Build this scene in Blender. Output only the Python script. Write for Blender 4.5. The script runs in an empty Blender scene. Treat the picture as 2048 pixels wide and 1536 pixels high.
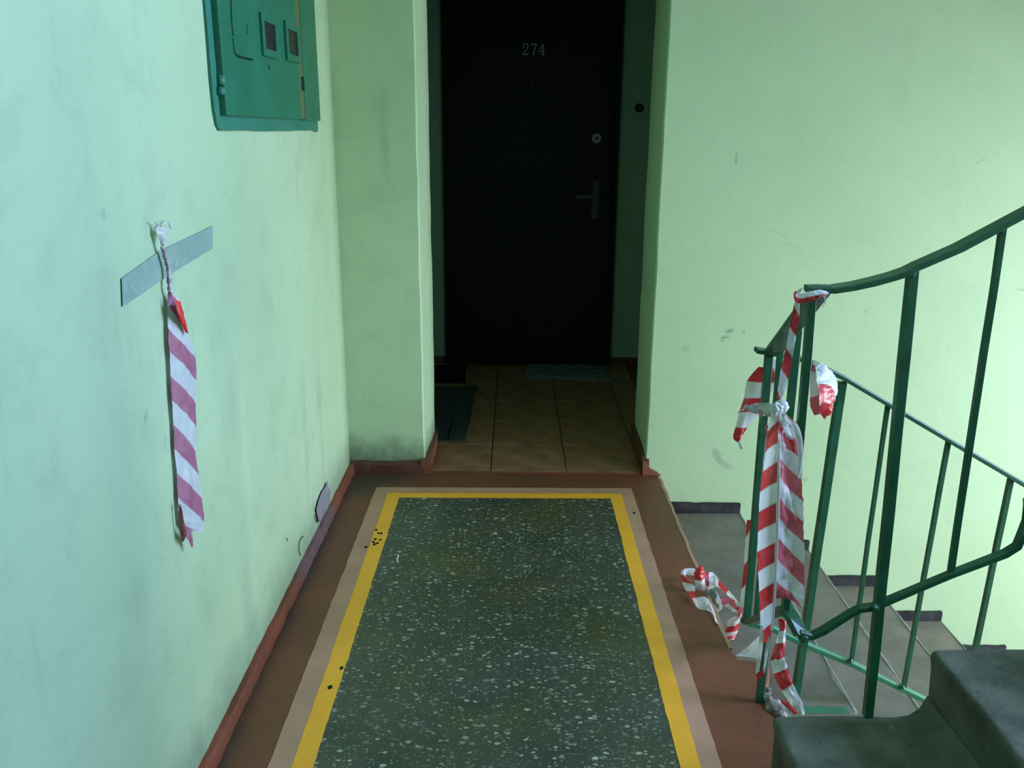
import bpy, bmesh, math, random
from mathutils import Vector, Matrix, noise
random.seed(7)
SC = bpy.context.scene
COL = SC.collection

# ------------------------------------------------------------------ camera, light, exposure
H = 1.4
F, CX, CY = 1719.6, 1024.0, 768.0                      # focal length and centre of a 2048 px frame
def _n(v): return Vector(v).normalized()
_yd = _n((1031-CX, CY-260, -F)); _zd = -_n((982-CX, CY-6588, -F))
_xd = _yd.cross(_zd).normalized(); _zd = _xd.cross(_yd)
RT = Matrix((_xd, _yd, _zd))                            # camera space -> world
cam_d = bpy.data.cameras.new('camera'); cam = bpy.data.objects.new('camera', cam_d); COL.objects.link(cam)
cam_d.sensor_width = 36.0; cam_d.lens = F/2048*36.0; cam_d.clip_start = 0.02; cam_d.clip_end = 60
cam.matrix_world = Matrix.Translation((0, 0, H)) @ RT.to_4x4()
SC.camera = cam

world = bpy.data.worlds.new('sky'); SC.world = world; world.use_nodes = True
bg = world.node_tree.nodes['Background']; bg.inputs[0].default_value = (0.62, 0.80, 0.95, 1); bg.inputs[1].default_value = 0.3

def area(name, loc, size, power, col, rot=(0, math.radians(90), 0)):
    l = bpy.data.lights.new(name, 'AREA'); l.shape = 'RECTANGLE'; l.size, l.size_y = size
    l.energy = power; l.color = col
    o = bpy.data.objects.new(name, l); o.location = loc; o.rotation_euler = rot; COL.objects.link(o)
    return o
# daylight outside the two stair windows in the end wall (one below, one above the upper half landing)
area('daylight', (4.72, 1.50, 0.02), (1.5, 2.3), 480, (0.79, 0.83, 1.0), (0, math.radians(90), math.radians(-32)))      # paler blue, tilted to brighten the back wall
area('daylight', (4.42, 1.8, 2.72), (1.5, 2.3), 690, (0.42, 0.54, 1.0))        # open overcast sky: cool

SC.view_settings.view_transform = 'Standard'; SC.view_settings.look = 'None'
SC.view_settings.gamma = 1.0; SC.view_settings.use_curve_mapping = False
SC.view_settings.exposure = 0.0
SC.cycles.use_denoising = True
SC.cycles.max_bounces = 10; SC.cycles.diffuse_bounces = 6; SC.cycles.transparent_max_bounces = 12

# ------------------------------------------------------------------ helpers
def ray(px, py): return _xd_w*(px-CX) + _yd_w*(CY-py) + _zd_w*(-F)
_xd_w = RT @ Vector((1, 0, 0)); _yd_w = RT @ Vector((0, 1, 0)); _zd_w = RT @ Vector((0, 0, 1))
C0 = Vector((0, 0, H))
def atX(px, py, v): d = ray(px, py); return C0 + d*((v-0)/d.x)
def atY(px, py, v): d = ray(px, py); return C0 + d*((v-0)/d.y)
def atZ(px, py, v): d = ray(px, py); return C0 + d*((v-H)/d.z)

def S(r, g, b):                                         # sRGB 0-255 -> linear
    f = lambda c: (c/255/12.92) if c/255 <= .04045 else ((c/255+.055)/1.055)**2.4
    return (f(r), f(g), f(b), 1)

def K(c, r, g, b): return (min(c[0]*r, 1), min(c[1]*g, 1), min(c[2]*b, 1), 1)

class Nt:
    """small node-tree writer"""
    def __init__(s, name):
        s.m = bpy.data.materials.new(name); s.m.use_nodes = True; s.t = s.m.node_tree
        s.b = s.t.nodes['Principled BSDF']; s.out = s.t.nodes['Material Output']
        tc = s.t.nodes.new('ShaderNodeTexCoord'); s.obj = tc.outputs['Object']; s.uv = tc.outputs['UV']; s.gen = tc.outputs['Generated']
    def n(s, typ, **k):
        o = s.t.nodes.new(typ)
        for a, v in k.items(): setattr(o, a, v)
        return o
    def L(s, a, b): s.t.links.new(a, b)
    def put(s, v, sock):
        if hasattr(v, 'is_output'): s.L(v, sock)
        else: sock.default_value = v
    def math(s, op, a, b=0.0, clamp=False):
        o = s.n('ShaderNodeMath', operation=op, use_clamp=clamp); s.put(a, o.inputs[0]); s.put(b, o.inputs[1]); return o.outputs[0]
    def mix(s, f, a, b):
        o = s.n('ShaderNodeMix', data_type='RGBA'); s.put(f, o.inputs[0]); s.put(a, o.inputs[6]); s.put(b, o.inputs[7]); return o.outputs[2]
    def mapping(s, vec, scale=(1, 1, 1), loc=(0, 0, 0)):
        o = s.n('ShaderNodeMapping'); s.L(vec, o.inputs[0]); o.inputs[1].default_value = loc; o.inputs[3].default_value = scale; return o.outputs[0]
    def noise(s, vec, scale, detail=4, rough=.55, dist=0.0):
        o = s.n('ShaderNodeTexNoise'); s.L(vec, o.inputs['Vector']); o.inputs['Scale'].default_value = scale
        o.inputs['Detail'].default_value = detail; o.inputs['Roughness'].default_value = rough; o.inputs['Distortion'].default_value = dist
        return o.outputs['Fac']
    def ramp(s, v, lo, hi):
        o = s.n('ShaderNodeMapRange', clamp=True); s.put(v, o.inputs[0]); o.inputs[1].default_value = lo; o.inputs[2].default_value = hi
        return o.outputs[0]
    def sep(s, v):
        o = s.n('ShaderNodeSeparateXYZ'); s.L(v, o.inputs[0]); return o.outputs
    def bump(s, h, strength, dist=.002):
        o = s.n('ShaderNodeBump'); o.inputs['Strength'].default_value = strength; o.inputs['Distance'].default_value = dist
        s.L(h, o.inputs['Height']); s.L(o.outputs[0], s.b.inputs['Normal'])
    def done(s, col, rough=.6, spec=.4, metal=0.0):
        s.put(col, s.b.inputs['Base Color']); s.put(rough, s.b.inputs['Roughness'])
        s.b.inputs['Specular IOR Level'].default_value = spec; s.b.inputs['Metallic'].default_value = metal
        return s.m

def simple(name, col, col2=None, scale=12, rough=.6, spec=.4, metal=0.0, bump=0.0, bscale=60, lo=.4, hi=.7):
    k = Nt(name)
    c = col
    if col2: c = k.mix(k.ramp(k.noise(k.obj, scale, 5), lo, hi), col, col2)
    if bump: k.bump(k.noise(k.obj, bscale, 4), bump)
    return k.done(c, rough, spec, metal)

def wall_mat(name, base, dark, streaks=1.0, marks=(), axis='X', low_dirt=0.0):
    """matt oil paint on plaster: soft mottling, vertical run marks, specks, scuffs at given places"""
    k = Nt(name); o = k.obj
    big = k.noise(o, 1.6, 4, .6)
    c = k.mix(k.math('MULTIPLY', k.ramp(big, .42, .72), .5), base, dark)
    run = k.noise(k.mapping(o, (9, 9, .9)), 1.0, 6, .65)
    runm = k.math('MULTIPLY', k.ramp(run, .55, .78), k.math('MULTIPLY', k.ramp(k.noise(o, 2.2, 2), .45, .65), .45*streaks))
    c = k.mix(runm, c, S(120, 138, 108))
    smud = k.math('MULTIPLY', k.ramp(k.noise(o, 7.5, 6, .7, .4), .50, .72), .16*min(streaks, 1.5))
    c = k.mix(smud, c, S(112, 132, 112))
    speck = k.ramp(k.noise(o, 26, 5, .7), .68, .75)
    speckm = k.math('MULTIPLY', speck, k.math('MULTIPLY', k.ramp(k.noise(o, 3.1, 2), .50, .60), .5))
    c = k.mix(speckm, c, S(95, 112, 98))
    xyz = k.sep(o); a = xyz[axis]
    wob = k.math('MULTIPLY', k.math('SUBTRACT', k.noise(o, 70, 3, .7), .5), 1.6)
    for (u, z, ru, rz, sl, amt) in marks:
        du = k.math('SUBTRACT', a, u); dz = k.math('SUBTRACT', xyz['Z'], z)
        dz = k.math('SUBTRACT', dz, k.math('MULTIPLY', du, sl))
        q = k.math('ADD', k.math('POWER', k.math('DIVIDE', du, ru), 2), k.math('POWER', k.math('DIVIDE', dz, rz), 2))
        q = k.math('ADD', q, wob)
        mm = k.math('MULTIPLY', k.math('SUBTRACT', 1.0, k.ramp(q, .0, 1.3)), amt*.75)
        c = k.mix(mm, c, S(88, 104, 92))
    if low_dirt:
        zz = k.math('ADD', xyz['Z'], k.math('MULTIPLY', k.noise(o, 9, 5, .7), -.22))
        lowm = k.math('MULTIPLY', k.math('SUBTRACT', 1.0, k.ramp(zz, -.06, .06)), low_dirt)
        c = k.mix(lowm, c, S(70, 82, 66))
    k.bump(k.math('ADD', k.noise(o, 14, 5, .6), k.math('MULTIPLY', k.noise(o, 130, 2), .3)), .25, .004)
    return k.done(c, .55, .35)

# ------------------------------------------------------------------ materials
WBASE, WDARK = S(164, 192, 152), S(152, 183, 139)
M = {}
M['wall_left'] = wall_mat('mint_wall_paint_left', WBASE, WDARK, 1.5, axis='Y', low_dirt=.3, marks=(
    (1.70, 1.22, .010, .006, 0, .5), (1.53, .88, .012, .010, .6, .5), (1.60, .80, .010, .020, .3, .3), (2.02, .74, .05, .14, 0, .12),
    (2.45, .42, .03, .10, 0, .1), (1.70, .62, .02, .012, 0, .4), (2.0, .20, .05, .14, 0, .12), (1.46, 1.26, .010, .010, 0, .45), (2.7, .35, .02, .06, 0, .1)))
M['wall_far'] = wall_mat('mint_wall_paint_far', S(163, 193, 151), S(150, 182, 137), 1.2, axis='X', low_dirt=.75)
M['wall_back'] = wall_mat('mint_wall_paint_back', WBASE, WDARK, .5, axis='X', marks=(
    (.872, .625, .022, .010, .2, .8), (.855, .600, .020, .008, .2, .8), (.845, .585, .010, .005, .2, .7), (.93, .625, .006, .008, 0, .6),
    (.86, .09, .025, .030, -.8, .55), (.90, .045, .04, .02, -.5, .45), (.845, 1.30, .006, .03, .2, .6), (2.05, .80, .06, .006, -.1, .55),
    (1.78, 1.30, .03, .004, .6, .3), (1.03, 1.02, .05, .003, -.3, .3), (1.09, .97, .05, .003, -.3, .25), (1.02, .30, .018, .008, 0, .5),
    (1.18, .09, .03, .012, 0, .45), (1.24, -.02, .02, .01, 0, .4), (2.25, .02, .05, .02, 0, .35), (.70, .55, .02, .02, 0, .25)))
M['wall_inner'] = wall_mat('shaded_wall_paint_vestibule', S(140, 170, 144), S(130, 160, 134), .3)  # wall paint darkened in its colour to deepen the vestibule's shade
M['ceiling'] = simple('whitewash', S(168, 184, 160), S(154, 172, 148), 3, .9, .1)

def floor_paint():
    k = Nt('brown_floor_paint'); o = k.obj; xyz = k.sep(o)
    c = k.mix(k.ramp(k.noise(o, 3.0, 5, .65), .35, .7), S(132, 77, 51), S(110, 67, 45))
    c = k.mix(k.math('MULTIPLY', k.ramp(k.noise(o, 40, 5, .75), .58, .70), .45), c, S(58, 48, 38))
    c = k.mix(k.math('MULTIPLY', k.ramp(k.noise(k.mapping(o, (1, 1, 1), (4, 9, 1)), 90, 2, .6), .72, .76), .6), c, S(150, 128, 104))
    c = k.mix(k.math('MULTIPLY', k.ramp(k.noise(o, 1.4, 3), .45, .65), .35), c, S(92, 74, 48))
    # grime swept up against the left skirting and into the far left corner
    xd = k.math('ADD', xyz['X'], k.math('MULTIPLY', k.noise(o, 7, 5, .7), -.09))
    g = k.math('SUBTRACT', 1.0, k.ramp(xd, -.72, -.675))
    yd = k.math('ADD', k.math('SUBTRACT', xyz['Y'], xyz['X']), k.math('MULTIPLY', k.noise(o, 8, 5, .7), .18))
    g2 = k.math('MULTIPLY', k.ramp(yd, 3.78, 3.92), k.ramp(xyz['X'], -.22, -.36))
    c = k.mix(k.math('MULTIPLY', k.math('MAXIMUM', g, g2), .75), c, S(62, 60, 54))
    k.bump(k.noise(o, 26, 6, .65), .55, .005)
    return k.done(c, .5, .4)
M['floor'] = floor_paint()
M['riser'] = simple('red_brown_paint', S(112, 62, 46), S(98, 56, 40), 9, .5, .4, bump=.3, bscale=40)
M['skirting'] = simple('skirting_paint', S(122, 72, 50), S(102, 62, 48), 5, .5, .4, bump=.4, bscale=30, lo=.4, hi=.65)
def left_skirting():
    k = Nt('left_skirting_paint'); o = k.obj; xyz = k.sep(o)
    c = k.mix(k.ramp(k.noise(o, 6, 5, .65), .36, .68), S(126, 70, 47), S(100, 58, 41))
    # a stretch where grey undercoat shows
    d = k.math('ABSOLUTE', k.math('SUBTRACT', k.math('ADD', xyz['Y'], k.math('MULTIPLY', k.math('SUBTRACT', k.noise(o, 8, 4, .7), .5), .5)), 2.72))
    c = k.mix(k.math('MULTIPLY', k.math('SUBTRACT', 1.0, k.ramp(d, .18, .32)), .75), c, S(104, 86, 90))
    c = k.mix(k.math('MULTIPLY', k.ramp(k.noise(o, 60, 4, .7), .63, .72), .5), c, S(52, 42, 38))
    k.bump(k.noise(o, 35, 5, .6), .6, .004)
    return k.done(c, .5, .4)
M['skirting_left'] = left_skirting()
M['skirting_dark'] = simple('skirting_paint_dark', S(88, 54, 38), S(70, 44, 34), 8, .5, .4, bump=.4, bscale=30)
M['black_skirting'] = simple('black_skirting_paint', S(26, 28, 31), S(50, 52, 56), 14, .55, .4, bump=.4, bscale=50)
M['tan'] = simple('tan_floor_paint', S(196, 148, 118), S(176, 134, 106), 6, .55, .35, bump=.15, bscale=50)
M['yellow'] = simple('yellow_floor_paint', S(255, 180, 52), S(244, 168, 50), 7, .5, .4, bump=.15, bscale=50, lo=.5, hi=.75)

def terrazzo():
    k = Nt('green_terrazzo'); o = k.obj
    dn = k.n('ShaderNodeTexNoise'); k.L(o, dn.inputs['Vector']); dn.inputs['Scale'].default_value = 75; dn.inputs['Detail'].default_value = 2
    off = k.n('ShaderNodeVectorMath', operation='MULTIPLY_ADD'); k.L(dn.outputs['Color'], off.inputs[0]); off.inputs[1].default_value = (.011, .011, 0); k.L(o, off.inputs[2])
    v = off.outputs[0]
    tint = k.ramp(k.noise(o, 2.6, 3), .48, .68)
    c = k.mix(k.ramp(k.noise(o, 5, 4), .35, .65), S(77, 80, 64), S(62, 70, 55))
    c = k.mix(k.math('MULTIPLY', tint, .6), c, S(84, 86, 46))
    chip_c = k.mix(k.math('MULTIPLY', tint, .6), S(196, 194, 168), S(182, 178, 110))
    wear = k.ramp(k.noise(o, 1.7, 3), .3, .6)
    for sc, lo, hi, amt, th in ((150, .16, .42, .55, .30), (84, .16, .46, .8, .40), (50, .14, .42, .95, .52)):
        vo = k.n('ShaderNodeTexVoronoi', feature='F1'); k.L(k.mapping(v, (.78, 1.25, 0), (sc*.01, sc*.02, .5)), vo.inputs['Vector']); vo.inputs['Scale'].default_value = sc
        r = k.sep(vo.outputs['Color'])
        present = k.math('GREATER_THAN', r['X'], th)
        size = k.math('ADD', k.math('MULTIPLY', k.math('POWER', r['Y'], 1.5), hi-lo), lo)
        inside = k.ramp(k.math('SUBTRACT', size, vo.outputs['Distance']), 0, .05)
        br = k.math('ADD', k.math('MULTIPLY', r['Z'], .65), .25)
        m = k.math('MULTIPLY', k.math('MULTIPLY', k.math('MULTIPLY', inside, present), br), k.math('ADD', k.math('MULTIPLY', wear, .4*amt), .6*amt))
        c = k.mix(m, c, chip_c)
    k.bump(k.noise(o, 60, 4), .08, .001)
    return k.done(c, .42, .45)
M['terrazzo'] = terrazzo()
def tread_concrete():
    k = Nt('grey_concrete'); o = k.obj
    c = k.mix(k.ramp(k.noise(o, 7, 6, .65), .35, .7), S(130, 126, 114), S(104, 103, 93))
    c = k.mix(k.math('MULTIPLY', k.ramp(k.noise(o, 30, 5, .75), .62, .72), .5), c, S(74, 78, 72))
    c = k.mix(k.math('MULTIPLY', k.ramp(k.noise(k.mapping(o, (1, 1, 1), (7, 2, 5)), 38, 3, .6), .70, .74), .8), c, S(176, 176, 166))
    k.bump(k.noise(o, 45, 4), .5)
    return k.done(c, .75, .25)
M['concrete'] = tread_concrete()
def step_concrete():
    k = Nt('dark_mottled_concrete'); o = k.obj  # darker, greener concrete with dark mottling
    c = k.mix(k.ramp(k.noise(o, 7, 6, .65), .36, .66), S(102, 106, 90), S(62, 68, 55))
    c = k.mix(k.math('MULTIPLY', k.ramp(k.noise(o, 22, 5, .7), .60, .72), .6), c, S(50, 52, 44))
    c = k.mix(k.math('MULTIPLY', k.ramp(k.noise(k.mapping(o, (1, 1, 1), (3, 3, 3)), 34, 3, .6), .68, .74), .6), c, S(150, 146, 132))
    k.bump(k.math('ADD', k.noise(o, 12, 5, .6), k.math('MULTIPLY', k.noise(o, 70, 3), .4)), .7, .006)
    return k.done(c, .65, .3)
M['concrete_dark'] = step_concrete()
M['rubble'] = simple('broken_concrete', S(150, 142, 134), S(96, 86, 78), 40, .9, .1, bump=.9, bscale=90)
M['arris'] = simple('worn_step_edge', S(178, 180, 170), S(140, 144, 136), 30, .8, .2)
M['tile'] = simple('beige_floor_tile', S(160, 118, 84), S(118, 88, 60), 10, .45, .45, bump=.1, bscale=40, lo=.35, hi=.65)
M['grout'] = simple('dark_grout', S(48, 42, 36), None, rough=.9)
M['door'] = simple('black_door_cladding', S(20, 23, 24), S(16, 20, 21), 5, .6, .25, bump=.1, bscale=60)
M['steel'] = simple('dull_steel', S(150, 150, 145), None, rough=.42, metal=.8)
M['bronze'] = simple('dark_handle_metal', S(84, 78, 68), None, rough=.6, spec=.3, metal=.2)
M['black'] = simple('black_plastic', S(16, 18, 18), None, rough=.5)
M['rail'] = simple('green_gloss_paint', S(38, 94, 66), S(28, 78, 52), 14, .36, .5, bump=.35, bscale=70)
M['rail_light'] = simple('green_gloss_paint_light', S(52, 128, 92), S(44, 112, 78), 14, .4, .45, bump=.35, bscale=70)
M['cab'] = simple('cabinet_green_paint', S(36, 104, 74), S(32, 94, 66), 6, .42, .4, bump=.15, bscale=40)
def cab_door():
    k = Nt('cabinet_door_paint'); o = k.obj; xyz = k.sep(o)
    c = k.mix(k.ramp(k.noise(o, 5, 4), .35, .7), S(34, 106, 78), S(28, 96, 68))
    yy = k.math('ADD', xyz['Y'], k.math('MULTIPLY', k.math('SUBTRACT', k.noise(k.mapping(o, (1, 14, 1.5)), 3, 5, .7), .5), .10))
    r = k.math('MULTIPLY', k.ramp(yy, 2.795, 2.845), .9)
    c = k.mix(r, c, S(118, 92, 40))
    k.bump(k.noise(o, 40, 4), .15, .002)
    return k.done(c, .42, .4)
M['cab_door'] = cab_door()
M['cab_frame'] = simple('cabinet_frame_paint', S(50, 116, 94), S(40, 104, 82), 8, .5, .35, bump=.3, bscale=40)
M['groove'] = simple('dark_green_gap', S(14, 46, 34), None, rough=.8, spec=.1)
M['pane'] = simple('dark_cabinet_glass', S(34, 30, 33), S(24, 22, 25), 30, .35, .3)
M['plaster'] = simple('bare_grey_plaster', S(132, 130, 134), S(116, 115, 120), 30, .85, .1, bump=.4, bscale=80)
M['crack'] = simple('wall_crack', S(70, 82, 76), None, rough=1)
M['adhesive'] = None
M['mat_black'] = simple('black_doormat', S(22, 26, 26), S(16, 19, 19), 60, .95, .1, bump=.8, bscale=220)
M['mat_grey'] = simple('grey_rug', S(62, 72, 68), S(48, 58, 56), 50, .95, .1, bump=.8, bscale=160)
M['rag'] = simple('grey_cloth', S(112, 122, 118), S(92, 102, 100), 18, .9, .1, bump=.6, bscale=120)
M['fluff'] = simple('grey_fluff', S(140, 150, 138), S(110, 120, 110), 60, .95, .1, bump=.9, bscale=160)
M['white_bit'] = simple('white_scrap', S(215, 225, 220), None, rough=.7)
M['window'] = simple('white_window_paint', S(215, 218, 210), None, rough=.5)

def film(name, red, white, trans=.35, rough=.3, soft=.02):
    """thin printed plastic barrier tape; UV.y carries the stripe count"""
    k = Nt(name); uv = k.sep(k.uv)
    fr = k.math('FRACT', uv['Y'])
    tri = k.math('ABSOLUTE', k.math('SUBTRACT', fr, .25))                     # < .25 -> red band
    tri = k.math('MINIMUM', tri, k.math('SUBTRACT', 1.25, fr))
    m = k.ramp(tri, .25-soft, .25+soft)
    fade = k.noise(k.obj, 35, 3)
    c = k.mix(m, red, white)
    c = k.mix(k.math('MULTIPLY', k.ramp(fade, .5, .75), .12), c, S(190, 190, 190))
    k.bump(k.noise(k.mapping(k.obj, (1, 1, .35)), 60, 3, .6, .6), .4, .004)
    k.done(c, rough, .5)
    t = k.n('ShaderNodeBsdfTranslucent'); k.put(c, t.inputs[0])
    mx = k.n('ShaderNodeMixShader'); mx.inputs[0].default_value = trans
    k.L(k.b.outputs[0], mx.inputs[1]); k.L(t.outputs[0], mx.inputs[2]); k.L(mx.outputs[0], k.out.inputs[0])
    return k.m
M['tape'] = film('barrier_tape_film', S(208, 58, 62), S(226, 230, 228))
M['tape_faded'] = film('barrier_tape_film_reverse', S(166, 104, 128), S(196, 206, 206), .25)
M['tape_dull'] = film('barrier_tape_film_dull', S(132, 78, 70), S(150, 150, 140), .2)
M['tape_pink'] = film('barrier_tape_film_backlit', S(205, 100, 108), S(214, 216, 212), .4)  # pinker tape: light shining through from behind is put into the colour
M['tape_twist'] = simple('twisted_tape', S(176, 178, 176), S(140, 112, 124), 90, .35, .5, lo=.42, hi=.56)
M['tape_red'] = simple('barrier_tape_red', S(205, 45, 50), None, rough=.25, spec=.6)
M['tape_white'] = simple('clear_tape_strand', S(205, 208, 205), S(180, 175, 178), 60, .3, .5)

def adhesive():
    k = Nt('grey_packing_tape'); o = k.obj
    c = k.mix(k.ramp(k.noise(o, 24, 3, .6), .4, .65), S(128, 154, 138), S(140, 168, 152))
    k.bump(k.noise(o, 30, 3), .3, .002)
    k.done(c, .3, .5)
    return k.m
M['adhesive'] = adhesive()
def glass():
    k = Nt('window_glass'); t = k.n('ShaderNodeBsdfTransparent'); g = k.n('ShaderNodeBsdfGlossy'); g.inputs['Roughness'].default_value = .02
    mx = k.n('ShaderNodeMixShader'); mx.inputs[0].default_value = .06
    k.L(t.outputs[0], mx.inputs[1]); k.L(g.outputs[0], mx.inputs[2]); k.L(mx.outputs[0], k.out.inputs[0]); return k.m
M['glass'] = glass()

# ------------------------------------------------------------------ mesh building
def link(name, bm, mat, parent=None, smooth=False, bevel=0.0, seg=2, angle=35):
    bmesh.ops.recalc_face_normals(bm, faces=bm.faces)
    me = bpy.data.meshes.new(name); bm.to_mesh(me); bm.free()
    o = bpy.data.objects.new(name, me); COL.objects.link(o)
    if mat: me.materials.append(mat)
    for p in me.polygons: p.use_smooth = smooth
    if bevel:
        b = o.modifiers.new('bevel', 'BEVEL'); b.width = bevel; b.segments = seg; b.limit_method = 'ANGLE'; b.angle_limit = math.radians(angle)
    if parent:
        o.parent = parent; o.matrix_parent_inverse = parent.matrix_world.inverted()
    return o
def thing(name, loc, label, cat, group=None):
    o = bpy.data.objects.new(name, None); o.location = loc; o.empty_display_size = .1; COL.objects.link(o)
    o['label'] = label; o['category'] = cat
    if group: o['group'] = group
    bpy.context.view_layer.update()
    return o
def tag(o, label, cat):
    o['label'] = label; o['category'] = cat; return o
def struct(o): o['kind'] = 'structure'; return o

def box(bm, a, b):
    x0, y0, z0 = a; x1, y1, z1 = b
    v = [bm.verts.new(p) for p in ((x0,y0,z0),(x1,y0,z0),(x1,y1,z0),(x0,y1,z0),(x0,y0,z1),(x1,y0,z1),(x1,y1,z1),(x0,y1,z1))]
    for f in ((0,1,2,3),(4,5,6,7),(0,1,5,4),(1,2,6,5),(2,3,7,6),(3,0,4,7)): bm.faces.new([v[i] for i in f])
def boxo(name, a, b, mat, parent=None, bevel=0.0):
    bm = bmesh.new(); box(bm, a, b); return link(name, bm, mat, parent, False, bevel)
def prism(bm, prof, axis, t0, t1, n=1, jit=0.0, jfreq=6, cap=True):
    """profile (2D points) swept along an axis from t0 to t1 with n slices; jit = uneven surface"""
    def P(u, v, t):
        p = Vector({'X': (t, u, v), 'Y': (u, t, v), 'Z': (u, v, t)}[axis])
        if jit:
            q = p*jfreq
            d = Vector((noise.noise(q), noise.noise(q+Vector((31, 7, 3))), noise.noise(q+Vector((5, 17, 91)))))*jit
            d[{'X': 0, 'Y': 1, 'Z': 2}[axis]] = 0
            p += d
        return p
    rows = []
    for i in range(n+1):
        t = t0+(t1-t0)*i/n
        rows.append([bm.verts.new(P(u, v, t)) for u, v in prof])
    m = len(prof)
    for i in range(n):
        for j in range(m):
            bm.faces.new((rows[i][j], rows[i][(j+1) % m], rows[i+1][(j+1) % m], rows[i+1][j]))
    if cap:
        bm.faces.new(rows[0]); bm.faces.new(rows[-1])
def rounded(p0, p1, p2, r, n=4):
    """points rounding corner p1"""
    p0, p1, p2 = (Vector(p) for p in (p0, p1, p2))
    a = p1+(p0-p1).normalized()*r; b = p1+(p2-p1).normalized()*r
    out = []
    for i in range(n+1):
        t = i/n; out.append(tuple(a*(1-t)**2+p1*2*t*(1-t)+b*t*t))
    return out
def densify(pts, step):
    out = []
    for i, p in enumerate(pts):
        q = pts[(i+1) % len(pts)]; d = math.dist(p, q); k = max(1, int(d/step))
        for j in range(k): out.append((p[0]+(q[0]-p[0])*j/k, p[1]+(q[1]-p[1])*j/k))
    return out
def sweep(bm, pts, w, h, up=(0, 0, 1), jit=0.0, ch=.35):
    """rectangular bar along a polyline; w across, h along 'up'"""
    pts = [Vector(p) for p in pts]; up = Vector(up); rows = []
    for i, p in enumerate(pts):
        t = ((pts[i]-pts[i-1]).normalized() if i else Vector()) + ((pts[i+1]-pts[i]).normalized() if i < len(pts)-1 else Vector())
        t.normalize(); s = t.cross(up).normalized(); u = s.cross(t).normalized()
        c = 1.0
        if 0 < i < len(pts)-1: c = 1/max(.5, t.dot((pts[i+1]-pts[i]).normalized()))
        ww, hh = w/2*(1+random.uniform(-jit, jit)), h/2*c*(1+random.uniform(-jit, jit))
        b = min(ww, hh)*ch
        ring = [(ww, hh-b), (ww-b, hh), (-ww+b, hh), (-ww, hh-b), (-ww, -hh+b), (-ww+b, -hh), (ww-b, -hh), (ww, -hh+b)]
        rows.append([bm.verts.new(p+s*a+u*d) for a, d in ring])
    for i in range(len(rows)-1):
        for j in range(8): bm.faces.new((rows[i][j], rows[i][(j+1) % 8], rows[i+1][(j+1) % 8], rows[i+1][j]))
    bm.faces.new(rows[0]); bm.faces.new(rows[-1])
def smooth_path(pts, n=6):
    pts = [Vector(p) for p in pts]; out = []
    for i in range(len(pts)-1):
        p0 = pts[max(0, i-1)]; p1 = pts[i]; p2 = pts[i+1]; p3 = pts[min(len(pts)-1, i+2)]
        for j in range(n):
            t = j/n
            out.append(.5*((2*p1)+(p2-p0)*t+(2*p0-5*p1+4*p2-p3)*t*t+(3*p1-p0-3*p2+p3)*t**3))
    out.append(pts[-1]); return out
def tube(bm, pts, r, n=8, caps=True):
    pts = [Vector(p) for p in pts]; rows = []
    rr = r if isinstance(r, (list, tuple)) else [r]*len(pts)
    for i, p in enumerate(pts):
        t = (pts[min(i+1, len(pts)-1)]-pts[max(i-1, 0)]).normalized()
        a = Vector((0, 0, 1)) if abs(t.z) < .9 else Vector((1, 0, 0))
        s = t.cross(a).normalized(); u = s.cross(t)
        rows.append([bm.verts.new(p+(s*math.cos(2*math.pi*j/n)+u*math.sin(2*math.pi*j/n))*rr[i]) for j in range(n)])
    for i in range(len(rows)-1):
        for j in range(n): bm.faces.new((rows[i][j], rows[i][(j+1) % n], rows[i+1][(j+1) % n], rows[i+1][j]))
    if caps: bm.faces.new(rows[0]); bm.faces.new(rows[-1])
def disc(bm, c, axis, r, h, n=20):
    c = Vector(c); d = Vector({'X': (1, 0, 0), 'Y': (0, 1, 0), 'Z': (0, 0, 1)}[axis])*h
    tube(bm, [c, c+d], r, n)
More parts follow.
